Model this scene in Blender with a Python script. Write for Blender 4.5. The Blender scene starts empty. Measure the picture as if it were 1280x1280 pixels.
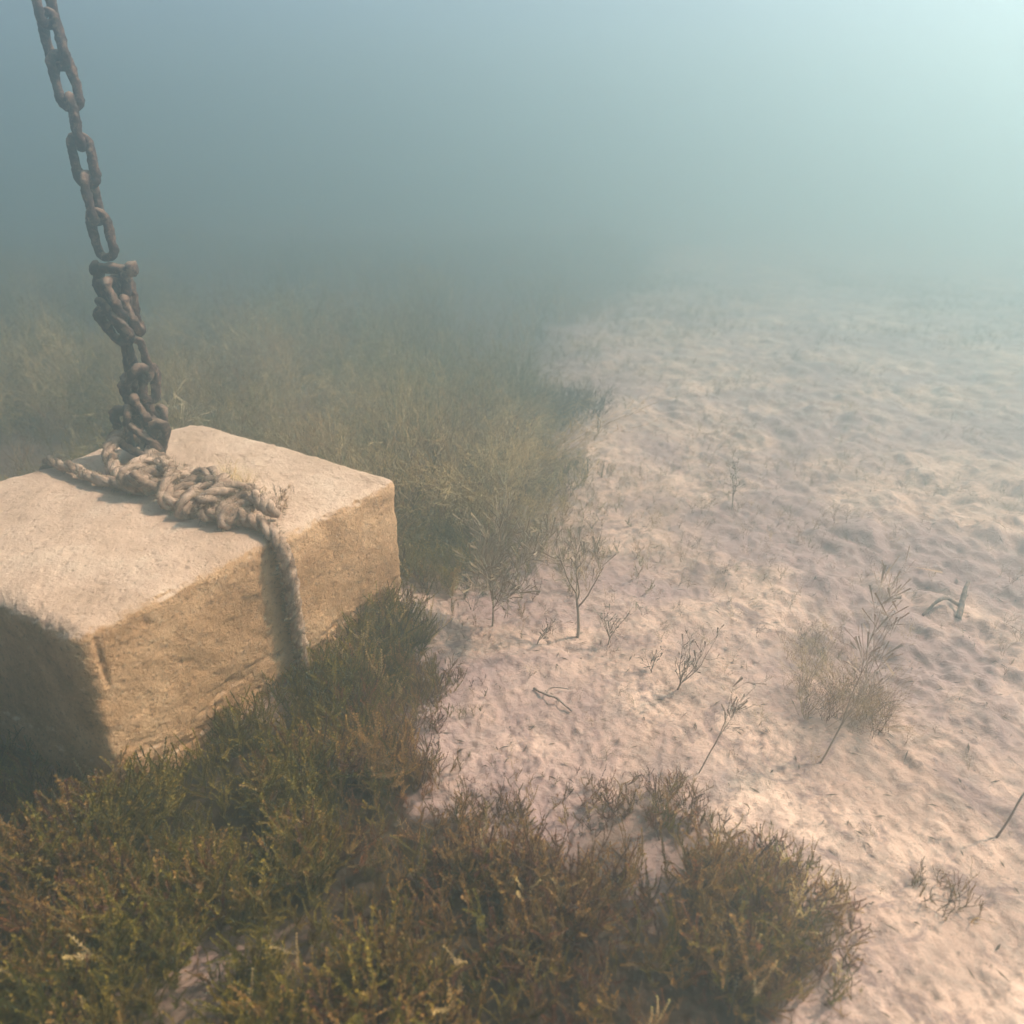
import bpy, math, random
import numpy as np
from mathutils import Vector, Matrix
R = math.radians
rng = np.random.default_rng(7)
random.seed(7)
S = bpy.context.scene
COL = S.collection

# ------------------------------------------------------------ camera, light, exposure
CAM_H = 1.08
cam = bpy.data.cameras.new('camera'); co = bpy.data.objects.new('camera', cam); COL.objects.link(co)
co.location = (0, 0, CAM_H); co.rotation_euler = (R(90 - 24.9), 0, 0)
cam.sensor_width = 36; cam.lens = 26.3; cam.clip_start = 0.02; cam.clip_end = 500
cam.dof.use_dof = True; cam.dof.focus_distance = 1.75; cam.dof.aperture_fstop = 3.0
S.camera = co

SUN_AZ, SUN_EL = 70.0, 47.0
w = bpy.data.worlds.new('World'); S.world = w; w.use_nodes = True
nt = w.node_tree; nt.nodes.clear()
sky = nt.nodes.new('ShaderNodeTexSky'); sky.sky_type = 'NISHITA'; sky.sun_disc = False
sky.sun_elevation = R(SUN_EL); sky.sun_rotation = R(SUN_AZ); sky.dust_density = 2.0
bg = nt.nodes.new('ShaderNodeBackground'); bg.inputs[1].default_value = 0.06
wo = nt.nodes.new('ShaderNodeOutputWorld')
nt.links.new(sky.outputs[0], bg.inputs[0]); nt.links.new(bg.outputs[0], wo.inputs[0])
sl = bpy.data.lights.new('sun', 'SUN'); sl.energy = 5.0; sl.angle = R(2.0); sl.color = (1.0, 0.80, 0.63)
so = bpy.data.objects.new('sun', sl); COL.objects.link(so)
so.rotation_euler = (R(90 - SUN_EL), 0, R(180 - SUN_AZ)); so.location = (3, 1, 4)
S.view_settings.view_transform = 'Standard'; S.view_settings.look = 'None'
S.view_settings.gamma = 1; S.view_settings.exposure = 1.62
S.render.engine = 'CYCLES'
S.cycles.volume_bounces = 3; S.cycles.max_bounces = 6; S.cycles.diffuse_bounces = 3
S.cycles.sample_clamp_indirect = 6

# ------------------------------------------------------------ helpers
def tag(o, label=None, cat=None, group=None, kind=None):
    if label: o['label'] = label
    if cat: o['category'] = cat
    if group: o['group'] = group
    if kind: o['kind'] = kind
    return o

def empty(name, loc, rz=0):
    o = bpy.data.objects.new(name, None); COL.objects.link(o)
    o.location = loc; o.rotation_euler = (0, 0, rz); o.empty_display_size = 0.05
    return o

def mesh_obj(name, V, F, mat, parent=None, col=None, smooth=False):
    """V (n,3), F (m,4) quads -> one mesh object"""
    V = np.asarray(V, dtype=np.float32); F = np.asarray(F, dtype=np.int32)
    me = bpy.data.meshes.new(name)
    k = F.shape[1]
    me.vertices.add(len(V)); me.vertices.foreach_set('co', V.ravel())
    me.loops.add(F.size); me.loops.foreach_set('vertex_index', F.ravel())
    me.polygons.add(len(F)); me.polygons.foreach_set('loop_start', np.arange(0, F.size, k, dtype=np.int32))
    try: me.polygons.foreach_set('loop_total', np.full(len(F), k, dtype=np.int32))
    except Exception: pass
    me.update(calc_edges=True)
    if smooth: me.polygons.foreach_set('use_smooth', np.ones(len(F), dtype=bool))
    if col is not None:
        a = me.color_attributes.new('tint', 'BYTE_COLOR', 'POINT')
        a.data.foreach_set('color', np.concatenate([col, np.ones((len(col), 1))], 1).astype(np.float32).ravel())
    me.materials.append(mat)
    o = bpy.data.objects.new(name, me); COL.objects.link(o)
    if parent: o.parent = parent
    return o

def _hash(ix, iy, iz, s):
    n = (ix.astype(np.int64) * 374761393 + iy.astype(np.int64) * 668265263 + iz.astype(np.int64) * 2147483647 + s * 974711) & 0xffffffff
    n = ((n ^ (n >> 13)) * 1274126177) & 0xffffffff
    n = (n ^ (n >> 16)) & 0xffffffff
    return n / 4294967295.0

def noise(x, y, z=None, s=0):
    """value noise -1..1, smooth"""
    x = np.asarray(x, float); y = np.asarray(y, float)
    z = np.zeros_like(x) if z is None else np.asarray(z, float)
    ix, iy, iz = np.floor(x), np.floor(y), np.floor(z)
    fx, fy, fz = x - ix, y - iy, z - iz
    q = lambda t: t * t * t * (t * (t * 6 - 15) + 10)
    fx, fy, fz = q(fx), q(fy), q(fz)
    r = 0
    for a in (0, 1):
        for b in (0, 1):
            for c in (0, 1):
                r = r + _hash(ix + a, iy + b, iz + c, s) * (fx if a else 1 - fx) * (fy if b else 1 - fy) * (fz if c else 1 - fz)
    return r * 2 - 1

def fbm(x, y, z=None, s=0, o=4, g=0.5):
    t = 0; a = 1; n = 0
    x = np.asarray(x, float); y = np.asarray(y, float); z = np.zeros_like(x) if z is None else np.asarray(z, float)
    for i in range(o):
        c, d = math.cos(.7 * i + .4), math.sin(.7 * i + .4)
        t = t + a * noise((c * x - d * y) * 2**i, (d * x + c * y) * 2**i, z * 2**i, s + i); n += a; a *= g
    return t / n

def sstep(a, b, x):
    t = np.clip((x - a) / (b - a), 0, 1); return t * t * (3 - 2 * t)

def poly_sd(px, py, poly):
    """signed distance, positive inside"""
    P = np.array(poly, float); n = len(P); d = np.full(px.shape, 1e9); ins = np.zeros(px.shape, bool)
    for i in range(n):
        a = P[i]; b = P[(i + 1) % n]; e = b - a; wx, wy = px - a[0], py - a[1]
        t = np.clip((wx * e[0] + wy * e[1]) / (e @ e), 0, 1)
        d = np.minimum(d, np.hypot(wx - t * e[0], wy - t * e[1]))
        c = ((a[1] > py) != (b[1] > py))
        if a[1] != b[1]:
            ins ^= c & (px < (b[0] - a[0]) * (py - a[1]) / (b[1] - a[1]) + a[0])
    return np.where(ins, d, -d)

# ------------------------------------------------------------ materials
def mat(name, rough=0.9):
    m = bpy.data.materials.new(name); m.use_nodes = True
    n = m.node_tree; b = n.nodes['Principled BSDF']
    b.inputs['Roughness'].default_value = rough
    b.inputs['Specular IOR Level'].default_value = 0.15
    return m, n, b
def nz(n, scale, detail=6, rough=.6, dist=0, vec=None, dim='3D'):
    t = n.nodes.new('ShaderNodeTexNoise'); t.inputs['Scale'].default_value = scale; t.inputs['Detail'].default_value = detail
    t.inputs['Roughness'].default_value = rough; t.inputs['Distortion'].default_value = dist
    if vec is not None: n.links.new(vec, t.inputs['Vector'])
    return t.outputs['Fac']
def ramp(n, fac, stops):
    r = n.nodes.new('ShaderNodeValToRGB'); e = r.color_ramp.elements
    while len(e) < len(stops): e.new(0.5)
    for i, (p, c) in enumerate(stops):
        e[i].position = p; e[i].color = (*c, 1) if len(c) == 3 else c
    n.links.new(fac, r.inputs[0]); return r.outputs[0]
def mix(n, fac, a, b, mode='MIX'):
    m = n.nodes.new('ShaderNodeMix'); m.data_type = 'RGBA'; m.blend_type = mode
    for s, i in ((fac, 0), (a, 6), (b, 7)):
        if hasattr(s, 'is_linked'): n.links.new(s, m.inputs[i])
        else: m.inputs[i].default_value = s if i == 0 else (*s, 1)
    return m.outputs[2]
def bump(n, b, h, strength, dist, prev=None):
    k = n.nodes.new('ShaderNodeBump'); k.inputs['Strength'].default_value = strength; k.inputs['Distance'].default_value = dist
    n.links.new(h, k.inputs['Height'])
    if prev is not None: n.links.new(prev, k.inputs['Normal'])
    n.links.new(k.outputs[0], b.inputs['Normal']); return k.outputs[0]
def objco(n):
    return n.nodes.new('ShaderNodeTexCoord').outputs['Object']
def mapping(n, v, scale):
    m = n.nodes.new('ShaderNodeMapping'); m.inputs['Scale'].default_value = scale; n.links.new(v, m.inputs[0]); return m.outputs[0]

# silty sand
m_sand, n, b = mat('silty_sand', 0.95); v = objco(n)
c = ramp(n, nz(n, 3.2, 8, .68, .4, v), [(.36, (.46, .305, .24)), (.5, (.66, .445, .34)), (.62, (.80, .56, .43))])
c = mix(n, ramp(n, nz(n, 11, 6, .7, .8, v), [(.48, (0, 0, 0)), (.62, (.75, .75, .75))]), c, (.33, .24, .20))
c = mix(n, ramp(n, nz(n, 48, 4, .7, .3, v), [(.54, (0, 0, 0)), (.66, (.8, .8, .8))]), c, (.25, .17, .135))
c = mix(n, ramp(n, nz(n, 1.5, 6, .65, .6, v), [(.44, (0, 0, 0)), (.56, (.9, .9, .9))]), c, (.37, .25, .235))
c = mix(n, ramp(n, nz(n, 6.5, 7, .75, 1.2, v), [(.52, (0, 0, 0)), (.61, (.9, .9, .9))]), c, (.27, .18, .165))
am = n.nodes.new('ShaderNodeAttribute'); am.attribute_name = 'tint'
c = mix(n, am.outputs['Fac'], c, (.055, .036, .024))  # dark mud tone with the shade under the weed painted in
c = mix(n, ramp(n, nz(n, 170, 3, .6, 0, v), [(.62, (0, 0, 0)), (.72, (.8, .8, .8))]), c, (.16, .11, .08))
n.links.new(c, b.inputs['Base Color'])
k = bump(n, b, nz(n, 28, 8, .7, .5, v), .5, .016); bump(n, b, nz(n, 130, 6, .7, 0, v), .6, .006, k)

# concrete with silt dust on faces that look up
m_conc, n, b = mat('weathered_concrete', 0.93); v = objco(n)
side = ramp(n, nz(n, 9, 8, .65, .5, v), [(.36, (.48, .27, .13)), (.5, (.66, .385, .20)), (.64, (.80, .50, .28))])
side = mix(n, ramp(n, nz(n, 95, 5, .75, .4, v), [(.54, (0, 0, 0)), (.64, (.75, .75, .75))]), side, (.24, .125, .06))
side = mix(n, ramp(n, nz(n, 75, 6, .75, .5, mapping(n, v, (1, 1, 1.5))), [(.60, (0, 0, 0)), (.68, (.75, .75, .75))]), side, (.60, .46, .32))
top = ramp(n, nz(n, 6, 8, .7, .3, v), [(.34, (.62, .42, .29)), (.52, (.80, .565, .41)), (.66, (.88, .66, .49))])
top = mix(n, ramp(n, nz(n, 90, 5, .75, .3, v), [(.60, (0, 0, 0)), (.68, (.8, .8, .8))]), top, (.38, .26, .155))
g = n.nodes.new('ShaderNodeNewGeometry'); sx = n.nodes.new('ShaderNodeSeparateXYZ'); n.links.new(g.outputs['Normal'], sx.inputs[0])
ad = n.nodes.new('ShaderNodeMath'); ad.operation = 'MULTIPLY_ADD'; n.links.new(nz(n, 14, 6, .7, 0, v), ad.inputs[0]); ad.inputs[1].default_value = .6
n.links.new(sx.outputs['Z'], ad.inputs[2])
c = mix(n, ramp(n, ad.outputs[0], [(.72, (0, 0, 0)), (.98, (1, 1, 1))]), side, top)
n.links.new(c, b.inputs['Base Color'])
k = bump(n, b, nz(n, 55, 10, .8, .2, v), .8, .012); k = bump(n, b, nz(n, 210, 5, .75, 0, v), .9, .005, k)
vo = n.nodes.new('ShaderNodeTexVoronoi'); vo.inputs['Scale'].default_value = 70; n.links.new(v, vo.inputs['Vector'])
bump(n, b, ramp(n, vo.outputs['Distance'], [(.10, (0, 0, 0)), (.32, (1, 1, 1))]), .45, .004, k)

# rusty encrusted iron
m_iron, n, b = mat('rusted_iron', 0.85); v = objco(n)
c = ramp(n, nz(n, 35, 6, .7, .5, v), [(.38, (.025, .016, .016)), (.52, (.085, .05, .042)), (.63, (.30, .19, .135))])
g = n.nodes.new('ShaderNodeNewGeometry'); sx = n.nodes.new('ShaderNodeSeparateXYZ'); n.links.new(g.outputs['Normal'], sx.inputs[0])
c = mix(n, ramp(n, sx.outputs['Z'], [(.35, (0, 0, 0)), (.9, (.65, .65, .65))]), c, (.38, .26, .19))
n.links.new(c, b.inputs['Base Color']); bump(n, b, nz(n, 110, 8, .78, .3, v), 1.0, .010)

# silted rope
m_rope, n, b = mat('silted_rope', 0.95); v = objco(n)
c = ramp(n, nz(n, 30, 7, .7, .4, v), [(.36, (.14, .09, .065)), (.48, (.34, .225, .155)), (.62, (.60, .43, .32))])
n.links.new(c, b.inputs['Base Color']); bump(n, b, nz(n, 160, 6, .75, .2, v), .9, .006)

def plant_mat(name, tr=.35):
    m = bpy.data.materials.new(name); m.use_nodes = True; n = m.node_tree; n.nodes.clear()
    at = n.nodes.new('ShaderNodeAttribute'); at.attribute_name = 'tint'
    d = n.nodes.new('ShaderNodeBsdfDiffuse'); t = n.nodes.new('ShaderNodeBsdfTranslucent')
    mx = n.nodes.new('ShaderNodeMixShader'); mx.inputs[0].default_value = tr
    o = n.nodes.new('ShaderNodeOutputMaterial')
    n.links.new(at.outputs['Color'], d.inputs[0]); n.links.new(at.outputs['Color'], t.inputs[0])
    n.links.new(d.outputs[0], mx.inputs[1]); n.links.new(t.outputs[0], mx.inputs[2]); n.links.new(mx.outputs[0], o.inputs[0])
    return m
m_leaf = plant_mat('waterweed_leaf')
m_stem = plant_mat('waterweed_stem', .1)
m_shell, n, b = mat('shell_white', .6); v = objco(n)
n.links.new(ramp(n, nz(n, 80, 4, .6, 0, v), [(.4, (.45, .40, .34)), (.6, (.75, .70, .62))]), b.inputs['Base Color'])
m_twig, n, b = mat('waterlogged_wood', .9); v = objco(n)
n.links.new(ramp(n, nz(n, 60, 4, .6, 0, v), [(.4, (.10, .075, .065)), (.6, (.30, .22, .175))]), b.inputs['Base Color'])

# ------------------------------------------------------------ block frame (needed by the terrain and the plants)
BC = np.array([-.842, 1.588]); BYAW = math.atan2(.8387, .5446); BH = .4; BTOP = .38
cu, su = math.cos(BYAW), math.sin(BYAW)
def blk_local(x, y):
    dx, dy = x - BC[0], y - BC[1]
    return dx * cu + dy * su, -dx * su + dy * cu
def blk_world(u, v):
    return BC[0] + u * cu - v * su, BC[1] + u * su + v * cu

# ------------------------------------------------------------ seabed
def height(x, y):
    x = np.asarray(x, float); y = np.asarray(y, float); r = np.hypot(x, y)
    h = .07 * fbm(x * .55, y * .55, s=3, o=3) * sstep(1.6, 4.0, r)
    h += .020 * fbm(x * 2.4, y * 2.4, s=11, o=3)
    rough = .35 + .65 * sstep(.3, .9, x) * sstep(.2, .6, y - .9)
    bl = np.abs(fbm(x * 6.5 + .5 * y, y * 5.5, s=21, o=4, g=.55))
    h += .045 * rough * (bl - .2) + .030 * (rough - .35) * fbm(x * 3.3, y * 3.0, s=27, o=3)
    wx, wy = x + .05 * fbm(x * 9, y * 9, s=61, o=3), y + .05 * fbm(x * 9, y * 9, s=67, o=3)
    h += .011 * fbm(wx * 14, wy * 14, s=31, o=5, g=.66) * (.25 + 1.6 * sstep(-.25, .35, fbm(x * 2.3, y * 2.3, s=37, o=3)) * (.5 + .5 * rough)) + .004 * fbm(x * 70, y * 70, s=41, o=2)
    u, v = blk_local(x, y); d = np.maximum(np.abs(u), np.abs(v)) - BH
    h += .035 * np.exp(-(np.maximum(d, 0) / .10) ** 2) * sstep(-.6, .2, u)          # silt banked against the block
    h -= .03 * np.exp(-(np.maximum(d, 0) / .16) ** 2) * sstep(.0, -.4, u)           # scour at the near corner
    return h
def H1(x, y): return float(height(np.array([x]), np.array([y]))[0])

NEAR = [(-3, .0), (-3, 2.0), (-1.55, 1.52), (-1.1, 1.34), (-.82, 1.08), (-.52, 1.36), (-.34, 1.60), (-.20, 1.62), (-.17, 1.42), (-.17, 1.22), (-.13, 1.06), (-.02, .985),
        (.12, .985), (.24, 1.03), (.36, .95), (.47, .86), (.53, .76), (.47, .66), (.36, .5), (.3, .0)]
FAR = [(-.26, 1.80), (-.10, 2.02), (.05, 2.25), (.16, 2.5), (.20, 2.62), (.06, 2.85), (.10, 3.1), (.26, 3.7), (.50, 4.5), (.75, 5.5), (1.1, 7), (1.7, 8.8), (3.0, 13),
       (-14, 13), (-14, 1.0), (-2.5, 1.3), (-1.75, 1.35), (-1.45, 1.6), (-1.0, 2.25)]
def far_sd(x, y):
    return poly_sd(x, y, FAR) + (.16 + .05 * y) * (.25 + 1.3 * fbm(x * 1.3 + 3.3, y * 1.0 + 1.7, s=131, o=5, g=.6))
nr, na = 1150, 1040
rr = np.concatenate([[0.0], np.geomspace(.25, 30, nr)])
u_ = np.linspace(-1, 1, na + 1)[:-1]
ang = math.pi * (0.45 * u_ + .55 * u_ ** 3)         # finer towards +Y
RR, AA = np.meshgrid(rr[1:], ang, indexing='ij')
X = RR * np.sin(AA); Y = RR * np.cos(AA)
Z = height(X, Y)
V = np.stack([X, Y, Z], -1).reshape(-1, 3)
i = np.arange(nr - 1)[:, None] * na; j = np.arange(na)[None, :]; j2 = (j + 1) % na
F = np.stack([i + j, i + j2, i + na + j2, i + na + j], -1).reshape(-1, 4)[:, ::-1]
V = np.vstack([V, [[0, 0, H1(0, 0)]]])
jj = np.arange(0, na, 2)
Fc = np.stack([np.full(len(jj), len(V) - 1), (jj + 2) % na, jj + 1, jj], -1)
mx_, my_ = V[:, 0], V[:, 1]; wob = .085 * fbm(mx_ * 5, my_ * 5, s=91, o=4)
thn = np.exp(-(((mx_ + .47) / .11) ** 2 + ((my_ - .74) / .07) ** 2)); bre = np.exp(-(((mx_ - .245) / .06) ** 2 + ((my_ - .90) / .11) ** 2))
mud_shade = np.maximum(sstep(.0, .10, poly_sd(mx_, my_, NEAR) + wob) * (1 - .8 * thn) * (1 - .8 * bre), .85 * sstep(-.1, .5, far_sd(mx_, my_)))  # organic mud under the weed, plus shade between plants put into the colour
sb = mesh_obj('seabed', V, np.vstack([F, Fc]), m_sand, smooth=True, col=np.repeat(mud_shade[:, None], 3, 1))
tag(sb, kind='structure'); del V, F, X, Y, Z, RR, AA, mud_shade, mx_, my_, wob, thn, bre

# ------------------------------------------------------------ concrete block
def make_block():
    nx, nzz = 260, 200; Vs, Fs = [], []; base = 0
    hx, hy, hz0, hz1 = BH + .006, BH + .006, -.30, BTOP
    def face(fn, na_, nb_):
        nonlocal base
        a, b_ = np.meshgrid(np.linspace(-1, 1, na_), np.linspace(-1, 1, nb_), indexing='ij')
        Vs.append(np.stack(fn(a, b_), -1).reshape(-1, 3))
        i = np.arange(na_ - 1)[:, None] * nb_; j = np.arange(nb_ - 1)[None, :]
        Fs.append((np.stack([i + j, i + nb_ + j, i + nb_ + j + 1, i + j + 1], -1).reshape(-1, 4)) + base); base += na_ * nb_
    zz = lambda t: hz0 + (t + 1) / 2 * (hz1 - hz0)
    one = lambda a: np.ones_like(a)
    face(lambda a, b_: (a * hx, b_ * hy, one(a) * hz1), nx, nx)
    face(lambda a, b_: (b_ * hx, a * hy, one(a) * hz0), nx, nx)
    face(lambda a, b_: (a * hx, -one(a) * hy, zz(b_)), nx, nzz)
    face(lambda a, b_: (-a * hx, one(a) * hy, zz(b_)), nx, nzz)
    face(lambda a, b_: (one(a) * hx, a * hy, zz(b_)), nx, nzz)
    face(lambda a, b_: (-one(a) * hx, -a * hy, zz(b_)), nx, nzz)
    P = np.vstack(Vs); F = np.vstack(Fs)
    # weld seams by position
    key = np.round(P * 1e5).astype(np.int64); _, first, inv = np.unique(key, axis=0, return_index=True, return_inverse=True)
    P = P[first]; F = inv.ravel()[F]
    r = .026 + .014 * noise(P[:, 0] * 6, P[:, 1] * 6, P[:, 2] * 6, s=5)
    q = P.copy(); lim = np.array([hx, hy])
    for k_ in (0, 1): q[:, k_] = np.clip(P[:, k_], -(lim[k_] - r), lim[k_] - r)
    q[:, 2] = np.clip(P[:, 2], hz0 + r, hz1 - r)
    d = P - q; L = np.linalg.norm(d, axis=1); nrm = d / np.maximum(L, 1e-9)[:, None]
    P = q + nrm * r[:, None]
    # broad bow of the faces, then weathering
    P[:, 0] += .012 * np.sign(nrm[:, 0]) * np.abs(nrm[:, 0]) * (1 - (P[:, 1] / hy) ** 2)
    P[:, 2] += (nrm[:, 2] > .3) * .012 * (1 - (P[:, 0] / hx) ** 2) * (1 - (P[:, 1] / hy) ** 2)
    dsp = .010 * fbm(P[:, 0] * 5, P[:, 1] * 5, P[:, 2] * 5, s=51, o=3) + .0038 * fbm(P[:, 0] * 38, P[:, 1] * 38, P[:, 2] * 38, s=61, o=4, g=.65)
    sidem = 1 - np.clip(nrm[:, 2], 0, 1)
    st = fbm(P[:, 0] * 20, P[:, 1] * 20, P[:, 2] * 46, s=71, o=4, g=.6)
    low = sstep(.15, .07, P[:, 2])
    dsp += sidem * (-.002 * np.maximum(st, 0) - .012 * low * np.maximum(st + .15, 0))
    edge = sstep(.02, .004, np.abs(L - .0)) * 0
    # a cast groove near the near corner and pits
    gz = sstep(.24, .27, P[:, 2]) * sstep(.365, .35, P[:, 2])
    dsp -= (nrm[:, 1] < -.7) * .006 * np.exp(-((P[:, 0] + .372) / .005) ** 2) * gz
    pit = noise(P[:, 0] * 60, P[:, 1] * 60, P[:, 2] * 60, s=81)
    dsp -= .004 * np.maximum(pit - .62, 0) / .38
    P = P + nrm * dsp[:, None]
    o = mesh_obj('concrete_block', P, F, m_conc, smooth=True)
    o.location = (BC[0], BC[1], 0); o.rotation_euler = (0, 0, BYAW)
    return o
block = make_block()
tag(block, 'large tan weathered concrete mooring block half sunk in the weed', 'concrete block')
def block_top(u, v): return BTOP + .012 * max(0, 1 - (u / BH) ** 2) * max(0, 1 - (v / BH) ** 2)

# ------------------------------------------------------------ tubes and rope
def frames(P):
    T = np.gradient(P, axis=0); T /= np.linalg.norm(T, axis=1)[:, None] + 1e-12
    N = np.zeros_like(P); a = np.array([0, 0, 1.]) if abs(T[0, 2]) < .9 else np.array([1., 0, 0])
    nn = a - T[0] * (a @ T[0]); N[0] = nn / np.linalg.norm(nn)
    for k_ in range(1, len(P)):
        nn = N[k_ - 1] - T[k_] * (N[k_ - 1] @ T[k_]); N[k_] = nn / (np.linalg.norm(nn) + 1e-12)
    return T, N, np.cross(T, N)
def resample(P, step):
    """Catmull-Rom through the points, then even spacing"""
    P = np.array(P, float); Q = np.vstack([2 * P[0] - P[1], P, 2 * P[-1] - P[-2]]); out = []
    for k_ in range(1, len(Q) - 2):
        t = np.linspace(0, 1, 24, endpoint=False)[:, None]; a, b_, c_, d_ = Q[k_ - 1], Q[k_], Q[k_ + 1], Q[k_ + 2]
        out.append(.5 * ((2 * b_) + (c_ - a) * t + (2 * a - 5 * b_ + 4 * c_ - d_) * t ** 2 + (3 * b_ - a - 3 * c_ + d_) * t ** 3))
    out = np.vstack(out + [P[-1:]]); L = np.r_[0, np.cumsum(np.linalg.norm(np.diff(out, axis=0), axis=1))]
    s = np.linspace(0, L[-1], max(4, int(L[-1] / step)))
    return np.stack([np.interp(s, L, out[:, k_]) for k_ in range(3)], 1)
def tube(P, rad, sides=8, closed=False, caps=True):
    P = np.asarray(P, float); rad = np.broadcast_to(rad, (len(P),)).astype(float)
    T, N, B = frames(P); a = np.linspace(0, 2 * math.pi, sides, endpoint=False)
    V = P[:, None] + (N[:, None] * np.cos(a)[None, :, None] + B[:, None] * np.sin(a)[None, :, None]) * rad[:, None, None]
    n_ = len(P); i = np.arange(n_ - 1)[:, None] * sides; j = np.arange(sides)[None, :]; j2 = (j + 1) % sides
    F = [np.stack([i + j, i + j2, i + sides + j2, i + sides + j], -1).reshape(-1, 4)]
    V = V.reshape(-1, 3)
    if caps and sides % 2 == 0:
        for e in (0, n_ - 1):
            o_ = e * sides
            q = [[o_, o_ + k_ + 1, o_ + k_ + 2, o_ + k_ + 3] for k_ in range(0, sides - 2, 2)]
            q = np.array(q); F.append(q[:, ::-1] if e == 0 else q)
    return V, np.vstack(F)
def merge(parts):
    Vs, Fs, o_ = [], [], 0
    for V, F in parts: Vs.append(V); Fs.append(F + o_); o_ += len(V)
    return np.vstack(Vs), np.vstack(Fs)
def rope_geo(pts, rad=.017, pitch=.11, seed=1, silt=.12):
    P = resample(pts, .0055); n_ = len(P)
    P = P + .0045 * np.stack([noise(np.arange(n_) * .09, np.zeros(n_) + k_, s=seed) for k_ in range(3)], 1)
    T, N, B = frames(P); s = np.arange(n_) * .0055; out = []
    for k_ in range(3):
        ph = 2 * math.pi * (s / pitch + k_ / 3 + .25 * noise(s * 14, s * 0, s=seed))
        Q = P + (N * np.cos(ph)[:, None] + B * np.sin(ph)[:, None]) * rad * .52
        V, F = tube(Q, rad * .56, 10)
        # lumpy growth
        c_ = np.repeat(Q, 10, axis=0); d = V - c_
        g_ = 1 + .50 * fbm(V[:, 0] * 38, V[:, 1] * 38, V[:, 2] * 38, s=seed + 3, o=4, g=.7) + .55 * np.maximum(0, noise(V[:, 0] * 90, V[:, 1] * 90, V[:, 2] * 90, s=seed + 9))
        out.append((c_ + d * g_[:, None], F))
    return merge(out)
def fuzz(P, nrm_scale, count, length, seed):
    """short hairs standing off a path: quads + colour"""
    r_ = np.random.default_rng(seed); i = r_.integers(0, len(P), count)
    d = r_.normal(size=(count, 3)); d /= np.linalg.norm(d, axis=1)[:, None]
    base = P[i] + d * nrm_scale * .85; L = length * r_.uniform(.3, 1, count)[:, None]
    bend = r_.normal(size=(count, 3)) * .5; tip = base + (d + bend * .6) * L; mid = base + d * L * .5
    sd = np.cross(d, r_.normal(size=(count, 3))); sd /= np.linalg.norm(sd, axis=1)[:, None]; wd = .0009
    V = np.stack([base - sd * wd * .6, mid + sd * wd, tip, mid - sd * wd * .4 + 0], 1).reshape(-1, 3)
    F = np.arange(count * 4).reshape(-1, 4)
    c_ = np.repeat(np.array([[.26, .19, .12]]) * r_.uniform(.6, 1.4, (count, 1)), 4, axis=0)
    return V, F, c_

def BL(u, v, z):                       # block-local -> world point (z above block top)
    x, y = blk_world(u, v); return (x, y, z)
zt = BTOP + .010
rope = empty('mooring_rope', BL(0, -.1, BTOP), 0)
inv_r = np.array(rope.location)
def rope_part(name, pts, fz=0, flen=.014, **kw):
    V, F = rope_geo(pts, **kw); o = mesh_obj(name, V - inv_r, F, m_rope, rope, smooth=True)
    if fz:
        P = resample(pts, .004); V, F, c_ = fuzz(P, kw.get('rad', .017), fz, flen, 5)
        mesh_obj('algae_fuzz', V - inv_r, F, m_stem, o, col=c_)
    return o
Rr = .0185
front = [BL(.020, -.424, -.12), BL(.022, -.426, .0), BL(.026, -.428, .10), BL(.020, -.428, .2), BL(.016, -.430, .30), BL(.016, -.424, .365),
         BL(.016, -.396, zt + .006), BL(.018, -.34, zt + .012), BL(.02, -.28, zt + .02)]
rope_part('hanging_length', front, fz=3500, flen=.015, rad=.0155, seed=2, pitch=.08)
back = [BL(-.03, .02, zt + .02), BL(-.028, .10, zt + .014), BL(-.030, .2, zt + .014), BL(-.026, .3, zt + .012), BL(-.022, .372, zt + .012), BL(-.02, .418, zt - .03),
        BL(-.02, .432, .28), BL(-.01, .432, .1), BL(.0, .432, -.1)]
rope_part('far_length', back, fz=2500, rad=.0125, seed=4)
kn = []
for k_ in range(56):
    t = k_ / 55; a = t * 2 * math.pi * 6.6
    kn.append(BL(.030 + (.062 - .016 * t) * math.cos(a * (1 + .12 * math.sin(t * 9))) + .008 * math.sin(a * 2.3), .045 - .375 * t + .022 * math.sin(a * 1.0 + .8),
                 zt + .028 - .003 * t + (.025 - .005 * t) * math.sin(a) + .004 * math.cos(a * 3)))
rope_part('knot', kn, fz=6000, flen=.02, rad=.0155, seed=6)
lp = [BL(-.02, -.02, zt + .035), BL(.0, .07, zt + .02), BL(.02, .15, zt + .02), BL(.055, .235, zt + .035), BL(.10, .262, zt + .058), BL(.138, .235, zt + .050), BL(.125, .17, zt + .026),
      BL(.095, .09, zt + .024), BL(.06, .03, zt + .045), BL(.045, -.03, zt + .06)]
rope_part('loop', lp, fz=2500, rad=.0155, seed=8)
tag(rope, 'thick fraying rope knotted on the block top and hanging down its front', 'rope')

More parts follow.
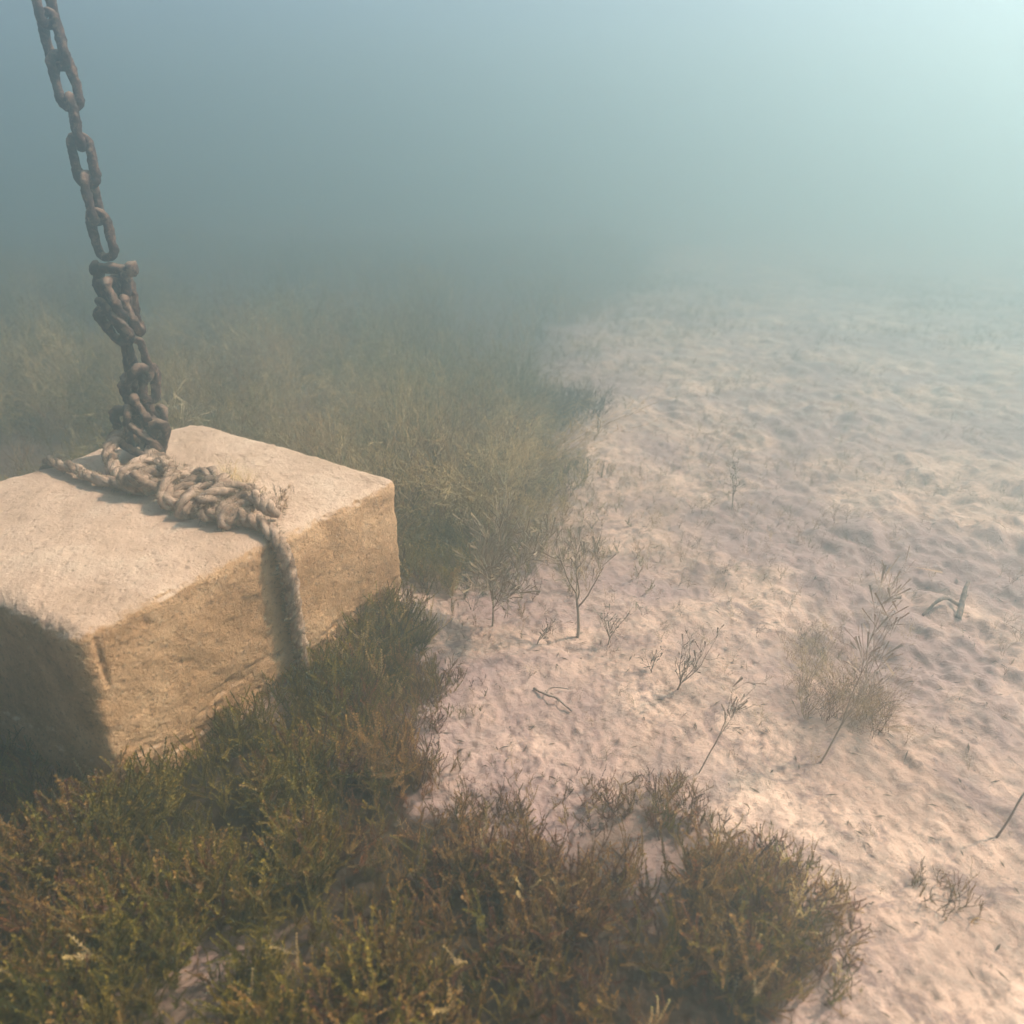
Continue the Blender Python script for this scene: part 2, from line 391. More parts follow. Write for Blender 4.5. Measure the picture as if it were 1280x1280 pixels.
# ------------------------------------------------------------ chain
def link_mesh(L, Wd, r, seed):
    hl = L / 2 - Wd / 2; rc = Wd / 2 - r; pts = []
    for k_ in range(9): a = math.pi * k_ / 8; pts.append((rc * math.cos(a), 0, hl + rc * math.sin(a)))
    for k_ in range(1, 6): pts.append((-rc, 0, hl - 2 * hl * k_ / 6))
    for k_ in range(9): a = math.pi + math.pi * k_ / 8; pts.append((rc * math.cos(a), 0, -hl + rc * math.sin(a)))
    for k_ in range(1, 6): pts.append((rc, 0, -hl + 2 * hl * k_ / 6))
    P = np.array(pts); P = resample(np.vstack([P, P[:1]]), .004)[:-1]; n_ = len(P); sd = 14
    T = np.roll(P, -1, 0) - np.roll(P, 1, 0); T /= np.linalg.norm(T, axis=1)[:, None]
    B = np.tile([0, 1., 0], (n_, 1)); N = np.cross(B, T); a = np.linspace(0, 2 * math.pi, sd, endpoint=False)
    V = (P[:, None] + r * (N[:, None] * np.cos(a)[None, :, None] + B[:, None] * np.sin(a)[None, :, None]))
    g_ = 1 + (.34 if seed < 120 else .6) * fbm(V[..., 0] * 55, V[..., 1] * 55, V[..., 2] * 55, s=seed, o=3, g=.65) + .28 * np.maximum(0, noise(V[..., 0] * 110, V[..., 1] * 110, V[..., 2] * 110, s=seed + 5))
    V = P[:, None] + (V - P[:, None]) * g_[..., None]
    i = np.arange(n_)[:, None]; j = np.arange(sd)[None, :]
    F = np.stack([i * sd + j, i * sd + (j + 1) % sd, ((i + 1) % n_) * sd + (j + 1) % sd, ((i + 1) % n_) * sd + j], -1).reshape(-1, 4)
    return V.reshape(-1, 3), F
chain = empty('mooring_chain', (-.96, 1.86, .40))
tag(chain, 'rusty iron chain rising from the rope on the block out of the picture', 'chain')
cl = np.array(chain.location)
protos = []
for s_ in range(4):
    V, F = link_mesh(.120 if s_ < 3 else .105, .056 if s_ < 3 else .054, .0098 if s_ < 3 else .0115, 100 + s_ * 7)
    protos.append((V, F))
plink = []
def add_link(p, d, spin, proto):
    """p centre, d long axis, spin: 0 = opening faces the camera (-Y)"""
    if proto < len(plink): o = plink[proto].copy(); COL.objects.link(o)
    else:
        o = mesh_obj('link', *protos[proto], m_iron, None, smooth=True); plink.append(o)
    z = Vector(d).normalized(); y = Vector((0, 1, 0)); y = (y - z * y.dot(z)).normalized(); x = y.cross(z)
    M = Matrix((x, y, z)).transposed() @ Matrix.Rotation(R(spin), 3, 'Z')
    o.parent = chain; o.matrix_local = Matrix.Translation(Vector(np.array(p) - cl)) @ M.to_4x4()
up = [(-.959, .932, 4), (-.963, 1.009, 88), (-.964, 1.088, 16), (-.963, 1.166, -62), (-.966, 1.243, 36), (-.972, 1.320, -14), (-.974, 1.398, 72)]
zc = 1.398; k_ = 0
while zc < 2.05:
    zc += .078; k_ += 1; up.append((-.974 + .006 * math.sin(k_), zc, (72 + 82 * k_) % 180))
for q_ in range(len(up)):
    x, z, sp = up[q_]
    a = up[max(q_ - 1, 0)]; b_ = up[min(q_ + 1, len(up) - 1)]
    add_link((x, 1.86, z), (b_[0] - a[0], 0, b_[1] - a[1]), sp, q_ if q_ < 3 else q_ % 3)
bunch = [  # x, y, z, dx, dy, dz, spin, proto
    (-.985, 1.86, .790, .12, 0, -1, 50, 3), (-.972, 1.872, .76, .2, .1, -1, 20, 3), (-.950, 1.85, .79, .3, 0, -1, 100, 3), (-.975, 1.845, .725, .5, .1, -1, 10, 3), (-.962, 1.845, .742, .80, -.1, -1, 60, 0), (-.930, 1.865, .748, .28, 0, -1, 80, 3),
    (-.948, 1.885, .79, -.1, .2, 1, 15, 1), (-.928, 1.850, .640, .10, 0, -1, 8, 0), (-.968, 1.87, .640, -.04, 0, -1, 60, 1),
    (-.945, 1.838, .594, .75, -.2, .8, 70, 3), (-.975, 1.86, .545, .02, .1, -1, 75, 2), (-.955, 1.835, .545, -.1, 0, 1, 25, 3),
    (-.916, 1.850, .578, .1, .2, 1, 30, 3), (-.935, 1.832, .512, .45, 0, -1, 80, 3), (-1.000, 1.84, .470, .02, 0, 1, 20, 3),
    (-.972, 1.82, .474, .1, 0, 1, 100, 1), (-.938, 1.81, .452, .95, -.2, -.75, 60, 0), (-.905, 1.81, .446, .4, 0, 1, 20, 3),
    (-.950, 1.80, .424, .8, -.35, -.25, 100, 2), (-.985, 1.88, .45, .2, .3, 1, 100, 3), (-.925, 1.87, .46, .3, .2, 1, 140, 2), (-.945, 1.86, .50, -.5, .2, 1, 70, 2)]
for x, y, z, dx, dy, dz, sp, pr in bunch: add_link((x, y, z), (dx, dy, dz), sp, pr)
# shackle: bow + pin with head and nut
sh = [(.030 * math.cos(a) , 0, .030 * math.sin(a)) for a in np.linspace(-.25, math.pi + .25, 15)]
sh = [(.026, 0, -.045)] + sh + [(-.026, 0, -.045)]
V, F = tube(resample([(p_[0], p_[1], -p_[2] - .03) for p_ in sh], .006), .0125, 10)
V = V * (1 + .08 * fbm(V[:, 0] * 60, V[:, 1] * 60, V[:, 2] * 60, s=9, o=3))[:, None]
bow = mesh_obj('shackle', V, F, m_iron, chain, smooth=True); bow.location = Vector(np.array([-.956, 1.86, .842]) - cl); bow.rotation_euler = (0, R(8), R(14))
pv = []
pv.append(tube(resample([(-.042, 0, .012), (.045, 0, .016)], .008), .0125, 10))
pv.append(tube(np.array([(.030, 0, .015), (.036, 0, .015), (.052, 0, .018), (.056, 0, .018)]), [.013, .018, .017, .011], 8))
pv.append(tube(np.array([(-.046, 0, .012), (-.042, 0, .012), (-.030, 0, .012), (-.026, 0, .012)]), [.012, .018, .019, .014], 6))
V, F = merge(pv); V = V * (1 + .22 * fbm(V[:, 0] * 70, V[:, 1] * 80, V[:, 2] * 80, s=19, o=3))[:, None]
pin = mesh_obj('pin', V, F, m_iron, bow, smooth=True)

# ------------------------------------------------------------ water plants
def leafq(base, d, L, wd, side):
    """one narrow diamond leaf: 4 verts"""
    m = base + d * L * .45
    return [base, m + side * wd, base + d * L, m - side * wd]
def sprig(seed, h=.11, step=.0060, nl=6, ll=.0080, lw=.0008, branches=3, lean=.3, up_=.55):
    r_ = np.random.default_rng(seed); V, tipn = [], []
    def shoot(p0, dirn, hh, sc):
        n_ = max(4, int(hh / .018)); P = [np.array(p0, float)]; d = np.array(dirn, float); d /= np.linalg.norm(d)
        for k in range(n_):
            d = d + r_.normal(size=3) * .16 + np.array([0, 0, .08]); d /= np.linalg.norm(d); P.append(P[-1] + d * hh / n_)
        P = np.array(P)
        for k in range(n_):        # stem: two crossed thin quads
            a, b_ = P[k], P[k + 1]
            for sd in (np.array([1., 0, 0]), np.array([0, 1., 0])):
                wv = sd * .0009 * sc; V.extend([a - wv, a + wv, b_ + wv, b_ - wv]); tipn.extend([0, 0, 0, 0])
        nw = int(hh / step)
        for k in range(1, nw + 1):
            t = k / nw; x = t * n_; i0 = min(int(x), n_ - 1); f_ = x - i0; p = P[i0] * (1 - f_) + P[i0 + 1] * f_
            ax = P[i0 + 1] - P[i0]; ax /= np.linalg.norm(ax); a0 = r_.uniform(0, 6.28)
            e1 = np.cross(ax, [1, 0, .3]); e1 /= np.linalg.norm(e1); e2 = np.cross(ax, e1)
            for q in range(nl):
                a = a0 + q * 2 * math.pi / nl + r_.normal() * .2; o = e1 * math.cos(a) + e2 * math.sin(a)
                dd = o * (1 - up_ * t * .6) + ax * (up_ + .5 * t + r_.normal() * .15); dd /= np.linalg.norm(dd)
                L = ll * sc * (1.15 - .55 * t) * r_.uniform(.7, 1.25)
                sd = np.cross(dd, ax + r_.normal(size=3) * .4); sd /= np.linalg.norm(sd) + 1e-9
                V.extend(leafq(p, dd, L, lw * sc, sd)); tipn.extend([.3 + .5 * t] * 2 + [.5 + .5 * t] * 2)
        return P
    l = r_.normal(size=2) * lean
    P = shoot((0, 0, -.01), (l[0], l[1], 1), h, 1.0)
    for q in range(branches):
        k = r_.integers(1, max(2, len(P) - 2)); a = r_.uniform(0, 6.28)
        shoot(P[k], (math.cos(a) * .8, math.sin(a) * .8, 1), h * r_.uniform(.35, .65), .85)
    V = np.array(V); return V, np.array(tipn)
def wisp(seed, h=.22, n=9, spread=.5, hair=2, wd=.0009):
    """wiry upright weed: curved forking filaments"""
    r_ = np.random.default_rng(seed); V, tipn = [], []
    def fil(p0, d, L, w0, lev, t0):
        n_ = 5; p = np.array(p0, float); d = d / np.linalg.norm(d); curl = r_.normal(size=3) * .12
        for k in range(n_):
            q = p + d * L / n_; s1 = np.cross(d, r_.normal(size=3)); s1 /= np.linalg.norm(s1)
            wa, wb = w0 * (1 - k / n_ * .7), w0 * (1 - (k + 1) / n_ * .7)
            V.extend([p - s1 * wa, p + s1 * wa, q + s1 * wb, q - s1 * wb]); tipn.extend([t0 + .1 * k] * 4)
            if lev < hair and k >= 1:
                for _ in range(2 if lev == 0 else 1):
                    fil(q, d + r_.normal(size=3) * .55, L * r_.uniform(.3, .5), w0 * .65, lev + 1, t0 + .3)
            p = q; d = d + curl + r_.normal(size=3) * .10; d /= np.linalg.norm(d)
    for q in range(n):
        a = r_.uniform(0, 6.28); s_ = spread * r_.uniform(.1, 1)
        fil((r_.normal() * .006, r_.normal() * .006, -.01), np.array([math.cos(a) * s_, math.sin(a) * s_, 1.]), h * r_.uniform(.6, 1.05), wd, 0, 0)
    return np.array(V), np.clip(np.array(tipn), 0, 1)

GREEN = np.array([[.16, .132, .026], [.21, .165, .034], [.10, .092, .020], [.27, .205, .048], [.19, .132, .03]])
BROWN = np.array([[.25, .145, .055], [.20, .09, .05], [.33, .20, .085], [.12, .055, .044], [.28, .175, .06]])
STRAW = np.array([[.50, .36, .18], [.60, .45, .25], [.40, .29, .14]])
def scatter(protos, x, y, sc, brown, name, straw=None, m=m_leaf, seed=0, lift=0, tiltx=.12, gain=1.0):
    """bake many plants into one mesh"""
    r_ = np.random.default_rng(seed); n_ = len(x); z = height(x, y) + lift
    pid = r_.integers(0, len(protos), n_); rot = r_.uniform(0, 6.283, n_); tx = r_.normal(size=(n_, 2)) * tiltx
    ci = r_.integers(0, 5, n_); isb = r_.uniform(size=n_) < brown
    base = np.where(isb[:, None], BROWN[ci], GREEN[ci])
    if straw is not None:
        s_ = r_.uniform(size=n_) < straw; base = np.where(s_[:, None], STRAW[ci % 3], base)
    base = base * r_.uniform(.55, 1.4, (n_, 1)) * gain
    Vs, Cs = [], []
    for k in range(len(protos)):
        idx = np.nonzero(pid == k)[0]
        if not len(idx): continue
        P, tn = protos[k]; c_, s_ = np.cos(rot[idx])[:, None], np.sin(rot[idx])[:, None]
        px, py, pz = P[None, :, 0], P[None, :, 1], P[None, :, 2]
        X_ = (c_ * px - s_ * py + tx[idx, 0:1] * pz) * sc[idx][:, None] + x[idx][:, None]
        Y_ = (s_ * px + c_ * py + tx[idx, 1:2] * pz) * sc[idx][:, None] + y[idx][:, None]
        Z_ = pz * sc[idx][:, None] + z[idx][:, None]
        Vs.append(np.stack([X_, Y_, Z_], -1).reshape(-1, 3).astype(np.float32))
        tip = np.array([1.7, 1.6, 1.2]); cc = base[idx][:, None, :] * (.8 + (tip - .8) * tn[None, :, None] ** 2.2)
        Cs.append(cc.reshape(-1, 3).astype(np.float32))
    V = np.vstack(Vs).astype(np.float32); C = np.vstack(Cs).astype(np.float32); F = np.arange(len(V), dtype=np.int32).reshape(-1, 4); Vs.clear(); Cs.clear()
    return mesh_obj(name, V, F, m, col=C)

spr = [sprig(200 + k, h=.085 + .012 * (k % 4), branches=3 + k % 3) for k in range(10)]
spr_far = [sprig(300 + k, h=.13, step=.010, nl=4, ll=.017, lw=.0017, branches=4) for k in range(6)]
wsp = [wisp(400 + k, h=.16 + .02 * (k % 3), n=6, hair=1, wd=.0009) for k in range(6)]
wsp_low = [wisp(450 + k, h=.16, n=4, hair=1, wd=.0011, spread=.8) for k in range(6)]
wsp_far = [wisp(500 + k, h=.26, n=7, hair=1, wd=.0012, spread=.9) for k in range(6)]

def outside_block(x, y, m_=.0):
    u, v = blk_local(x, y); return (np.abs(u) > BH + m_) | (np.abs(v) > BH + m_)
def pts(n_, x0, x1, y0, y1, seed):
    r_ = np.random.default_rng(seed); return r_.uniform(x0, x1, n_), r_.uniform(y0, y1, n_), r_

# foreground carpet
x, y, r_ = pts(32000, -1.7, .75, .15, 1.75, 1)
sd = poly_sd(x, y, NEAR) + .085 * fbm(x * 5, y * 5, s=91, o=4)
cl_ = fbm(x * 7.5, y * 7.5, s=97, o=3)
thin = np.exp(-(((x + .47) / .11) ** 2 + ((y - .74) / .07) ** 2))          # thin pale spot
bare = np.exp(-(((x - .245) / .06) ** 2 + ((y - .90) / .11) ** 2))
pr = sstep(-.13, .12, sd) * (.22 + .95 * sstep(-.22, .16, cl_)) * (1 - .75 * thin) * (1 - .9 * bare) * (1 - .30 * sstep(-.05, .25, x))
kp = (r_.uniform(size=len(x)) < pr) & outside_block(x, y, .008) & (np.hypot(x, y) > .42)
x, y = x[kp], y[kp]; sd = sd[kp]; cl_ = cl_[kp]
sc = (.20 + .62 * sstep(-.12, .22, sd)) * r_.uniform(.55, 1.35, len(x)) * (1 + .35 * np.clip(cl_ * 2, -1, 1))
u, v = blk_local(x, y); nb = np.maximum(np.abs(u), np.abs(v)) - BH
sc *= 1 + .25 * (nb < .10)
brown = np.clip(.22 + 1.4 * fbm(x * 4.1, y * 4.1, s=99, o=3) + .62 * sstep(-.40, .15, x), .03, .94)
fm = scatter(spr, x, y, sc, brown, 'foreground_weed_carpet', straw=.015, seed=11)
tag(fm, 'carpet of olive and brown feathery waterweed across the lower left', 'waterweed', kind='stuff')

# weed field behind the block
x, y, r_ = pts(9000, -5, 1.2, 1.2, 4.2, 2); x2, y2, _ = pts(26000, -14, 3.2, 4.2, 11, 3); x = np.r_[x, x2]; y = np.r_[y, y2]
x3, y3, _ = pts(5000, -1.6, .4, 1.75, 3.2, 33); x = np.r_[x, x3]; y = np.r_[y, y3]
sd = far_sd(x, y)
cl_ = fbm(x * 1.6, y * 1.6, s=107, o=3)
pr = sstep(-.40, .65, sd) * (.22 + .9 * sstep(-.25, .15, cl_))
kp = (r_.uniform(size=len(x)) < pr) & outside_block(x, y, .012) & (np.abs(x) < y * 1.25 + .9)
x, y, sd, cl_ = x[kp], y[kp], sd[kp], cl_[kp]
sc = (.30 + .72 * sstep(-.2, .9, sd)) * r_.uniform(.7, 1.3, len(x)) * (1 + .4 * np.clip(cl_ * 2, -1, 1))
keep = r_.uniform(size=len(x)) < np.where(y > 6.5, .5, 1.0); x, y, sd, cl_, sc = x[keep], y[keep], sd[keep], cl_[keep], sc[keep]
pickw = r_.uniform(size=len(x)) < .27
brown = np.clip(.35 + .8 * fbm(x * 1.3, y * 1.3, s=109, o=2), .05, .9)
a = scatter(spr_far, x[~pickw], y[~pickw], sc[~pickw], brown[~pickw], 'background_weed_bed', straw=.05, seed=12)
tag(a, 'hazy greenish bed of bushy waterweed behind the concrete block', 'waterweed', kind='stuff')
a = scatter(wsp_far, x[pickw], y[pickw], sc[pickw] * .95, brown[pickw], 'wiry_weed_bed', straw=.30, m=m_stem, seed=13)
tag(a, 'wiry straw coloured stalks mixed through the weed bed behind the block', 'waterweed', kind='stuff')

# thin low fuzz scattered on the sand
x, y, r_ = pts(30000, -.3, 7, .5, 9, 4)
d_ = fbm(x * 1.1, y * 1.1, s=121, o=4); d2 = fbm(x * 5, y * 5, s=127, o=3)
pr = sstep(-.08, .30, d_ + .5 * d2 + .6 * np.exp(-np.abs(poly_sd(x, y, FAR)) / .45)) * .85 + .015
pr = pr * (poly_sd(x, y, NEAR) < 0) * sstep(.8, 2.6, y + .3 * x)
kp = (r_.uniform(size=len(x)) < pr) & outside_block(x, y, .02) & (x < y * 1.1 + .5)
x, y = x[kp], y[kp]
sc = r_.uniform(.12, .36, len(x)) * (1 + .10 * y)
a = scatter(wsp_low, x, y, sc, np.full(len(x), .8), 'sparse_sand_fuzz', straw=.3, m=m_stem, seed=14)
tag(a, 'low sparse brown plant fuzz scattered over the pale sand', 'plant fuzz', kind='stuff')

# dead litter: short curved bits, crumbs
x, y, r_ = pts(6000, -.4, 3.5, .55, 4.5, 5)
kp = (poly_sd(x, y, NEAR) < .03) & outside_block(x, y, .03); x, y = x[kp], y[kp]; n_ = len(x); z = height(x, y)
L = r_.uniform(.003, .014, n_); a0 = r_.uniform(0, 6.28, n_); wd = r_.uniform(.0008, .002, n_)
dx, dy = np.cos(a0) * L, np.sin(a0) * L; ox, oy = -np.sin(a0) * wd, np.cos(a0) * wd
V = np.stack([np.stack([x - dx, y - dy, height(x - dx, y - dy) + .002], -1), np.stack([x + ox, y + oy, z + .004], -1),
              np.stack([x + dx, y + dy, height(x + dx, y + dy) + .003], -1), np.stack([x - ox, y - oy, z + .003], -1)], 1).reshape(-1, 3)
C = np.repeat(np.array([[.11, .075, .05]]) * r_.uniform(.5, 2.2, (n_, 1)), 4, axis=0)
a = mesh_obj('plant_litter', V, np.arange(len(V)).reshape(-1, 4), m_stem, col=C)
tag(a, 'tiny dark crumbs of dead plants strewn on the sand', 'litter', kind='stuff')

# ------------------------------------------------------------ individual weeds on the sand
def branching(name, x, y, h, lean, seed, label, cat='water plant', fork=.35, forks=2, spread=.55, th=.003, colr=(.14, .10, .07), stem_frac=.4, hairs=0, group=None, leaf=0, dense=1.0, nb0=3):
    """bare little tree: tapering stem forking upwards; stem and branches are parts"""
    r_ = np.random.default_rng(seed); root = empty(name, (x, y, H1(x, y))); st, br, Hv, Hc = [], [], [], []
    ld = np.array([lean[0], lean[1], 1.0]); ld /= np.linalg.norm(ld)
    P = [np.array([0, 0, -.012])]; d = ld.copy()
    n_ = 7
    for k in range(n_): P.append(P[-1] + d * h * stem_frac / n_); d = d + r_.normal(size=3) * .05; d /= np.linalg.norm(d)
    P = np.array(P); st.append(tube(P, np.linspace(th, th * .75, len(P)), 6))
    def grow(p, d, L, t_, lev):
        Q = [p]; n2 = 6; d = d / np.linalg.norm(d); up_ = np.array([0, 0, .06])
        for k in range(n2): Q.append(Q[-1] + d * L / n2); d = d + r_.normal(size=3) * .09 + up_ + ld * .04; d /= np.linalg.norm(d)
        Q = np.array(Q); br.append(tube(Q, np.linspace(t_, t_ * .3, len(Q)), 4, caps=False))
        if lev < forks:
            for k in range(1, n2 + 1):
                if r_.uniform() < .75 * dense:
                    grow(Q[k], d + r_.normal(size=3) * spread, L * r_.uniform(.35, .6), t_ * .5, lev + 1)
        for k in range(hairs):
            i = r_.integers(1, len(Q)); e = d + r_.normal(size=3) * .5; e /= np.linalg.norm(e); l_ = h * r_.uniform(.08, .2)
            s1 = np.cross(e, r_.normal(size=3)); s1 /= np.linalg.norm(s1); b0 = Q[i]; w_ = .0003
            Hv.extend([b0 - s1 * w_, b0 + s1 * w_, b0 + e * l_ + s1 * w_ * .3 + r_.normal(size=3) * .002, b0 + e * l_ - s1 * w_ * .3])
    for k in range(nb0):
        a = r_.uniform(0, 6.28) + k * 2 * math.pi / nb0
        grow(P[-1 - (k % 3)], ld + np.array([math.cos(a), math.sin(a), 0]) * fork, h * (1 - stem_frac) * r_.uniform(.75, 1.1), th * .6, 0)
    cvar = lambda V: np.tile(np.array(colr), (len(V), 1)) * (1 + .25 * noise(V[:, 0] * 80, V[:, 1] * 80, V[:, 2] * 80, s=seed))[:, None]
    V, F = merge(st); mesh_obj('stem', V, F, m_stem, root, col=cvar(V), smooth=True)
    if Hv: br.append((np.array(Hv), np.arange(len(Hv)).reshape(-1, 4)))
    V, F = merge(br); mesh_obj('branches', V, F, m_stem, root, col=cvar(V))
    tag(root, label, cat, group); return root
PG = 'bare weed stems standing on the sand'
branching('branching_weed', -.052, 1.63, .27, (.10, .05), 1, 'dark stemmed branching weed with a broad hairy crown, nearest the block on the sand', fork=.75, forks=2, stem_frac=.32, hairs=10, group=PG, nb0=5, th=.0026, colr=(.30, .22, .14))
branching('branching_weed', .165, 1.58, .29, (.06, .05), 2, 'tallest bare Y-shaped weed on the sand, twin spreading branches', fork=.65, forks=2, stem_frac=.46, hairs=3, group=PG, th=.0042, nb0=4, colr=(.33, .24, .17), dense=.7)
branching('branching_weed', .238, 1.548, .13, (.05, .0), 3, 'small thin weed just right of the tall Y-shaped one', fork=.5, forks=1, stem_frac=.3, hairs=3, group=PG, th=.0016, colr=(.2, .16, .10))
branching('branching_weed', .37, 1.362, .135, (.32, .08), 4, 'short dark weed leaning right with curved prongs, in the middle of the sand', fork=.55, forks=1, stem_frac=.25, hairs=3, group=PG, th=.0024, nb0=5, colr=(.24, .17, .125))
branching('branching_weed', .356, 1.095, .20, (.36, .08), 5, 'slender single weed stem leaning right beside the brown weed edge', fork=.15, forks=1, stem_frac=.6, hairs=4, group=PG, th=.0015, nb0=2, colr=(.30, .22, .16))
branching('branching_weed', .603, 1.127, .36, (.36, .10), 6, 'long leaning weed with dense blurred side hairs on the right', fork=.26, forks=2, stem_frac=.34, hairs=5, group=PG, th=.0021, nb0=3, spread=.30, dense=.40, colr=(.38, .27, .19))
branching('branching_weed', .858, .962, .20, (.30, .05), 7, 'plain dark stalk leaning at the right edge of the picture', fork=.15, forks=1, stem_frac=.6, hairs=2, group=PG, th=.0022, nb0=2, colr=(.24, .165, .135))
branching('branching_weed', .328, 1.435, .07, (.0, .0), 8, 'tiny sprout between the Y-shaped weed and the pronged weed', fork=.6, forks=1, stem_frac=.3, hairs=2, group=PG, th=.0014)
branching('branching_weed', .06, 1.56, .10, (.3, .1), 9, 'small brown bent sprig lying between the two tall branching weeds', fork=.6, forks=1, stem_frac=.3, hairs=4, group=PG, th=.0015, colr=(.18, .13, .09))
branching('branching_weed', .374, 3.1, .22, (.0, .0), 10, 'faint upright weed where the sand meets the hazy weed bed', fork=.4, forks=1, stem_frac=.4, hairs=5, group=PG, th=.003)
branching('branching_weed', .76, 2.35, .16, (.0, .0), 11, 'thin pale upright weed far out on the middle of the sand', fork=.3, forks=1, stem_frac=.4, hairs=4, group=PG, th=.002, colr=(.22, .16, .1))
branching('pale_weed', -1.10, 2.20, .44, (.08, .0), 12, 'pale straw stalk with spreading arms rising behind the block top', fork=1.6, forks=1, stem_frac=.72, hairs=3, th=.0035, nb0=5, spread=.5, colr=(.5, .40, .25))
branching('pale_weed', -.93, 2.42, .34, (-.35, .0), 13, 'pale leaning stalk behind the far corner of the block', fork=.7, forks=1, stem_frac=.6, hairs=2, th=.003, nb0=4, colr=(.36, .28, .18))
branching('pale_weed', .03, 3.75, .34, (.05, .0), 14, 'ghostly pale stalk in the haze above the dark weed patch', fork=.7, forks=1, stem_frac=.6, hairs=4, th=.006, nb0=4, colr=(.5, .42, .3))

wsp_feather = [wisp(700 + k, h=.36, n=8, hair=2, wd=.0016, spread=.7) for k in range(4)]
def tuft(name, x, y, label, seed, n_=60, rad=.08, sc=(.7, 1.1), kind='spr', brown=.4, straw=.1, z=None, group=None, cat='waterweed', gain=1.0):
    r_ = np.random.default_rng(seed); a = r_.uniform(0, 6.28, n_); q = rad * np.sqrt(r_.uniform(0, 1, n_))
    xs, ys = x + q * np.cos(a), y + q * np.sin(a); s_ = r_.uniform(sc[0], sc[1], n_) * (1 - .35 * q / rad)
    pp = {'spr': spr, 'wsp': wsp, 'far': wsp_feather}[kind]
    o = scatter(pp, xs, ys, s_, np.full(n_, brown), name, straw=straw, seed=seed, tiltx=.35, m=m_leaf if kind == 'spr' else m_stem, gain=gain)
    me = o.data; c_ = np.empty(len(me.vertices) * 3, np.float32); me.vertices.foreach_get('co', c_); c_ = c_.reshape(-1, 3)
    h0 = H1(x, y); c_ -= np.array([x, y, h0])
    if z is not None:
        hh = np.repeat(0, 1)
    me.vertices.foreach_set('co', c_.astype(np.float32).ravel()); me.update()
    o.location = (x, y, h0 if z is None else z); tag(o, label, cat, group); return o
tuft('weed_clump', -.315, 1.55, 'rounded olive weed clump pressed against the right end of the block', 21, n_=170, rad=.105, sc=(.95, 1.35), brown=.25)
tuft('weed_clump', .70, .83, 'small rust brown tuft right of the foreground weed', 22, n_=26, rad=.05, sc=(.35, .6), brown=.95)
tuft('weed_clump', .42, .80, 'dark brown bushy clump at the right end of the foreground weed', 23, n_=230, rad=.125, sc=(.5, .85), brown=.8, straw=.12, gain=1.25)
tuft('weed_clump', .30, 1.02, 'reddish weed clump at the top of the foreground weed edge', 24, n_=80, rad=.07, sc=(.3, .6), brown=.9, gain=1.3)
tuft('weed_clump', .74, 1.50, 'low brown fuzzy mat left of the dark stick', 25, n_=40, rad=.09, sc=(.3, .5), brown=.9, kind='wsp', straw=.2)
tuft('weed_clump', .08, 3.45, 'dark purplish mound of weed in the middle distance at the edge of the sand', 27, n_=420, rad=.36, sc=(.9, 1.5), brown=1.0, straw=.0, gain=.42)
tuft('weed_clump', .71, 1.29, 'blurred brown wiry clump around the foot of the long leaning weed', 28, n_=60, rad=.10, sc=(.45, .85), brown=1.0, kind='wsp', straw=.25, gain=1.1)
tuft('weed_clump', .12, 2.58, 'pale green cushion of weed at the sandy edge behind the block', 26, n_=120, rad=.17, sc=(.8, 1.2), brown=.2, straw=.15)

for k, (fx, fy) in enumerate([(-.42, 2.25), (-.28, 2.55), (-.05, 2.45), (-.16, 2.95), (-.48, 2.85), (-.75, 2.65), (-.02, 2.15), (-.62, 3.3)]):
    tuft('feathery_weed', fx, fy, 'pale tan feathery weed clump standing just behind the right side of the block', 50 + k, n_=9, rad=.11, sc=(.7, 1.15), kind='far', brown=1.0, straw=.7, gain=.85, group='feathery weeds right behind the block')
for k, (fx, fy) in enumerate([(-1.35, 3.1), (-1.75, 3.6), (-1.05, 3.4), (-1.25, 3.9), (-2.15, 3.3)]):
    tuft('feathery_weed', fx, fy, 'faint feathery weed clump rising in the haze beside the chain', 70 + k, n_=9, rad=.14, sc=(.9, 1.4), kind='far', brown=1.0, straw=.6, gain=.85, group='feathery weeds beside the chain')

# growth on the block top
def top_tuft(x, y, label, seed, **k):
    u, v = blk_local(x, y); o = tuft('algae_tuft', x, y, label, seed, z=block_top(u, v) + .004, cat='algae', **k); return o
for (u, v, sd_, lab, kw) in ((.13, -.13, 31, 'yellowish algae tuft growing on the block behind the rope knot', dict(n_=26, rad=.045, sc=(.25, .45), kind='wsp', straw=.9, gain=1.5)),
                             (.10, -.29, 32, 'brown curly algae tuft by the rope at the front edge of the block top', dict(n_=34, rad=.05, sc=(.22, .42), kind='spr', brown=.9, straw=.3, gain=1.5)),
                             (.17, -.27, 33, 'thin creeping algae sprig lying right of the rope on the block', dict(n_=12, rad=.035, sc=(.18, .3), kind='spr', brown=1, straw=.3, gain=1.3))):
    X0, Y0 = blk_world(u, v); top_tuft(X0, Y0, lab, sd_, **kw)

# ------------------------------------------------------------ debris
def debris(name, path, rad, m, label, cat, seed=1, extra=()):
    x, y = path[0][:2]; o0 = np.array([x, y, H1(x, y)]); parts = []
    for pth in (path, *extra):
        P = np.array([(a, b_, H1(a, b_) + c_) for a, b_, c_ in pth]) - o0; Q = resample(P, .006)
        V, F = tube(Q, rad * np.linspace(1, .55, len(Q)), 8)
        V = V + .25 * rad * np.stack([noise(V[:, 0] * 90, V[:, 1] * 90, V[:, 2] * 90, s=seed + k) for k in range(3)], 1)
        parts.append((V, F)); rad = rad * .7
    V, F = merge(parts); o = mesh_obj(name, V, F, m, smooth=True); o.location = o0; tag(o, label, cat); return o
debris('stick', [(1.17, 1.66, .0), (1.20, 1.71, .035), (1.235, 1.76, .06)], .0085, m_twig, 'short dark stick jutting from the sand at far right', 'stick', 3,
       extra=([(1.19, 1.70, .02), (1.14, 1.70, .02), (1.08, 1.67, .004)],))
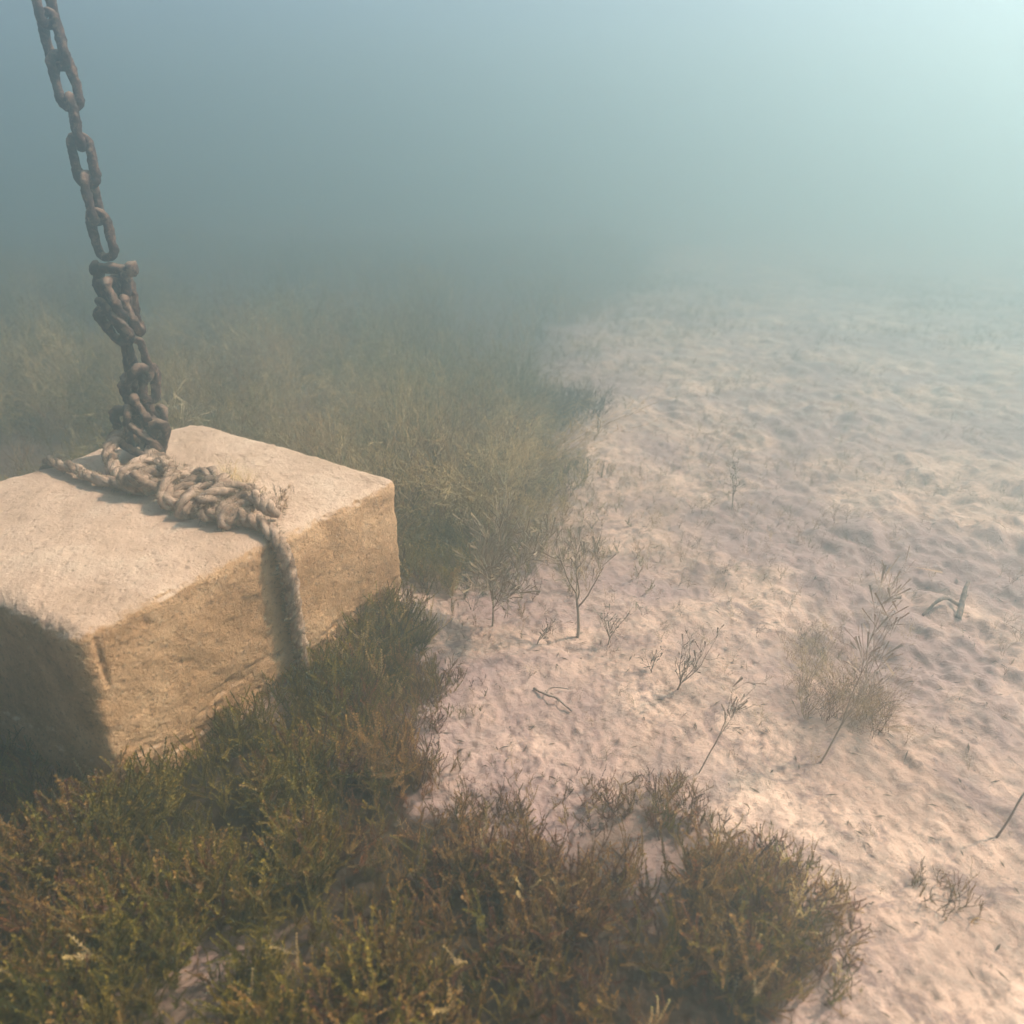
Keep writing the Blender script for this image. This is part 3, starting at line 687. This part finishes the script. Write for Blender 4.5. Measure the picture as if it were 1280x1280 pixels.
debris('curled_root', [(.05, 1.37, .004), (.075, 1.345, .012), (.10, 1.33, .012), (.13, 1.30, .004)], .0030, m_twig, 'small curled dark root on the bare sand below the branching weeds', 'root', 5,
       extra=([(.075, 1.345, .01), (.09, 1.37, .014), (.13, 1.375, .006)],))
def shell(x, y, s_, rz, label, seed):
    a, b_ = np.meshgrid(np.linspace(.15, 1, 9), np.linspace(-1.25, 1.25, 15), indexing='ij')
    P = np.stack([a * np.cos(b_), a * np.sin(b_) * .8, .35 * (1 - (a - .35) ** 2 * 1.6) * (1 - (b_ / 1.9) ** 2) + .02 * np.cos(b_ * 18)], -1).reshape(-1, 3) * s_
    i = np.arange(8)[:, None] * 15; j = np.arange(14)[None, :]
    F = np.stack([i + j, i + 15 + j, i + 16 + j, i + j + 1], -1).reshape(-1, 4)
    Fb = F[:, ::-1] + len(P); Pb = P - np.array([0, 0, s_ * .06])
    o = mesh_obj('shell', np.vstack([P, Pb]), np.vstack([F, Fb]), m_shell, smooth=True)
    o.location = (x, y, H1(x, y) + .003); o.rotation_euler = (.2, -.15, rz); tag(o, label, 'shell', 'white shell fragments'); return o
shell(-.225, 1.43, .020, .3, 'larger white shell fragment where the weed meets sand near the block', 1)
shell(-.250, 1.405, .013, 2.2, 'smaller white shell fragment tucked against the weed near the block', 2)

# ------------------------------------------------------------ murky water
def water_haze():
    a, z0, z1 = 31.5, -1.3, 2.35
    V = [(-a, -a, z0), (a, -a, z0), (a, a, z0), (-a, a, z0), (-a, -a, z1), (a, -a, z1), (a, a, z1), (-a, a, z1)]
    F = [(0, 3, 2, 1), (4, 5, 6, 7), (0, 1, 5, 4), (1, 2, 6, 5), (2, 3, 7, 6), (3, 0, 4, 7)]
    m = bpy.data.materials.new('murky_water'); m.use_nodes = True; n = m.node_tree; n.nodes.clear()
    pv = n.nodes.new('ShaderNodeVolumePrincipled'); o = n.nodes.new('ShaderNodeOutputMaterial')
    pv.inputs['Color'].default_value = (.46, .607, .645, 1)
    pv.inputs['Absorption Color'].default_value = (0, 0, 0, 1)
    pv.inputs['Density'].default_value = .315; pv.inputs['Anisotropy'].default_value = .75
    n.links.new(pv.outputs[0], o.inputs['Volume'])
    ob = mesh_obj('haze', V, F, m); tag(ob, 'murky teal water filling the whole scene', 'water haze', kind='stuff'); return ob
water_haze()
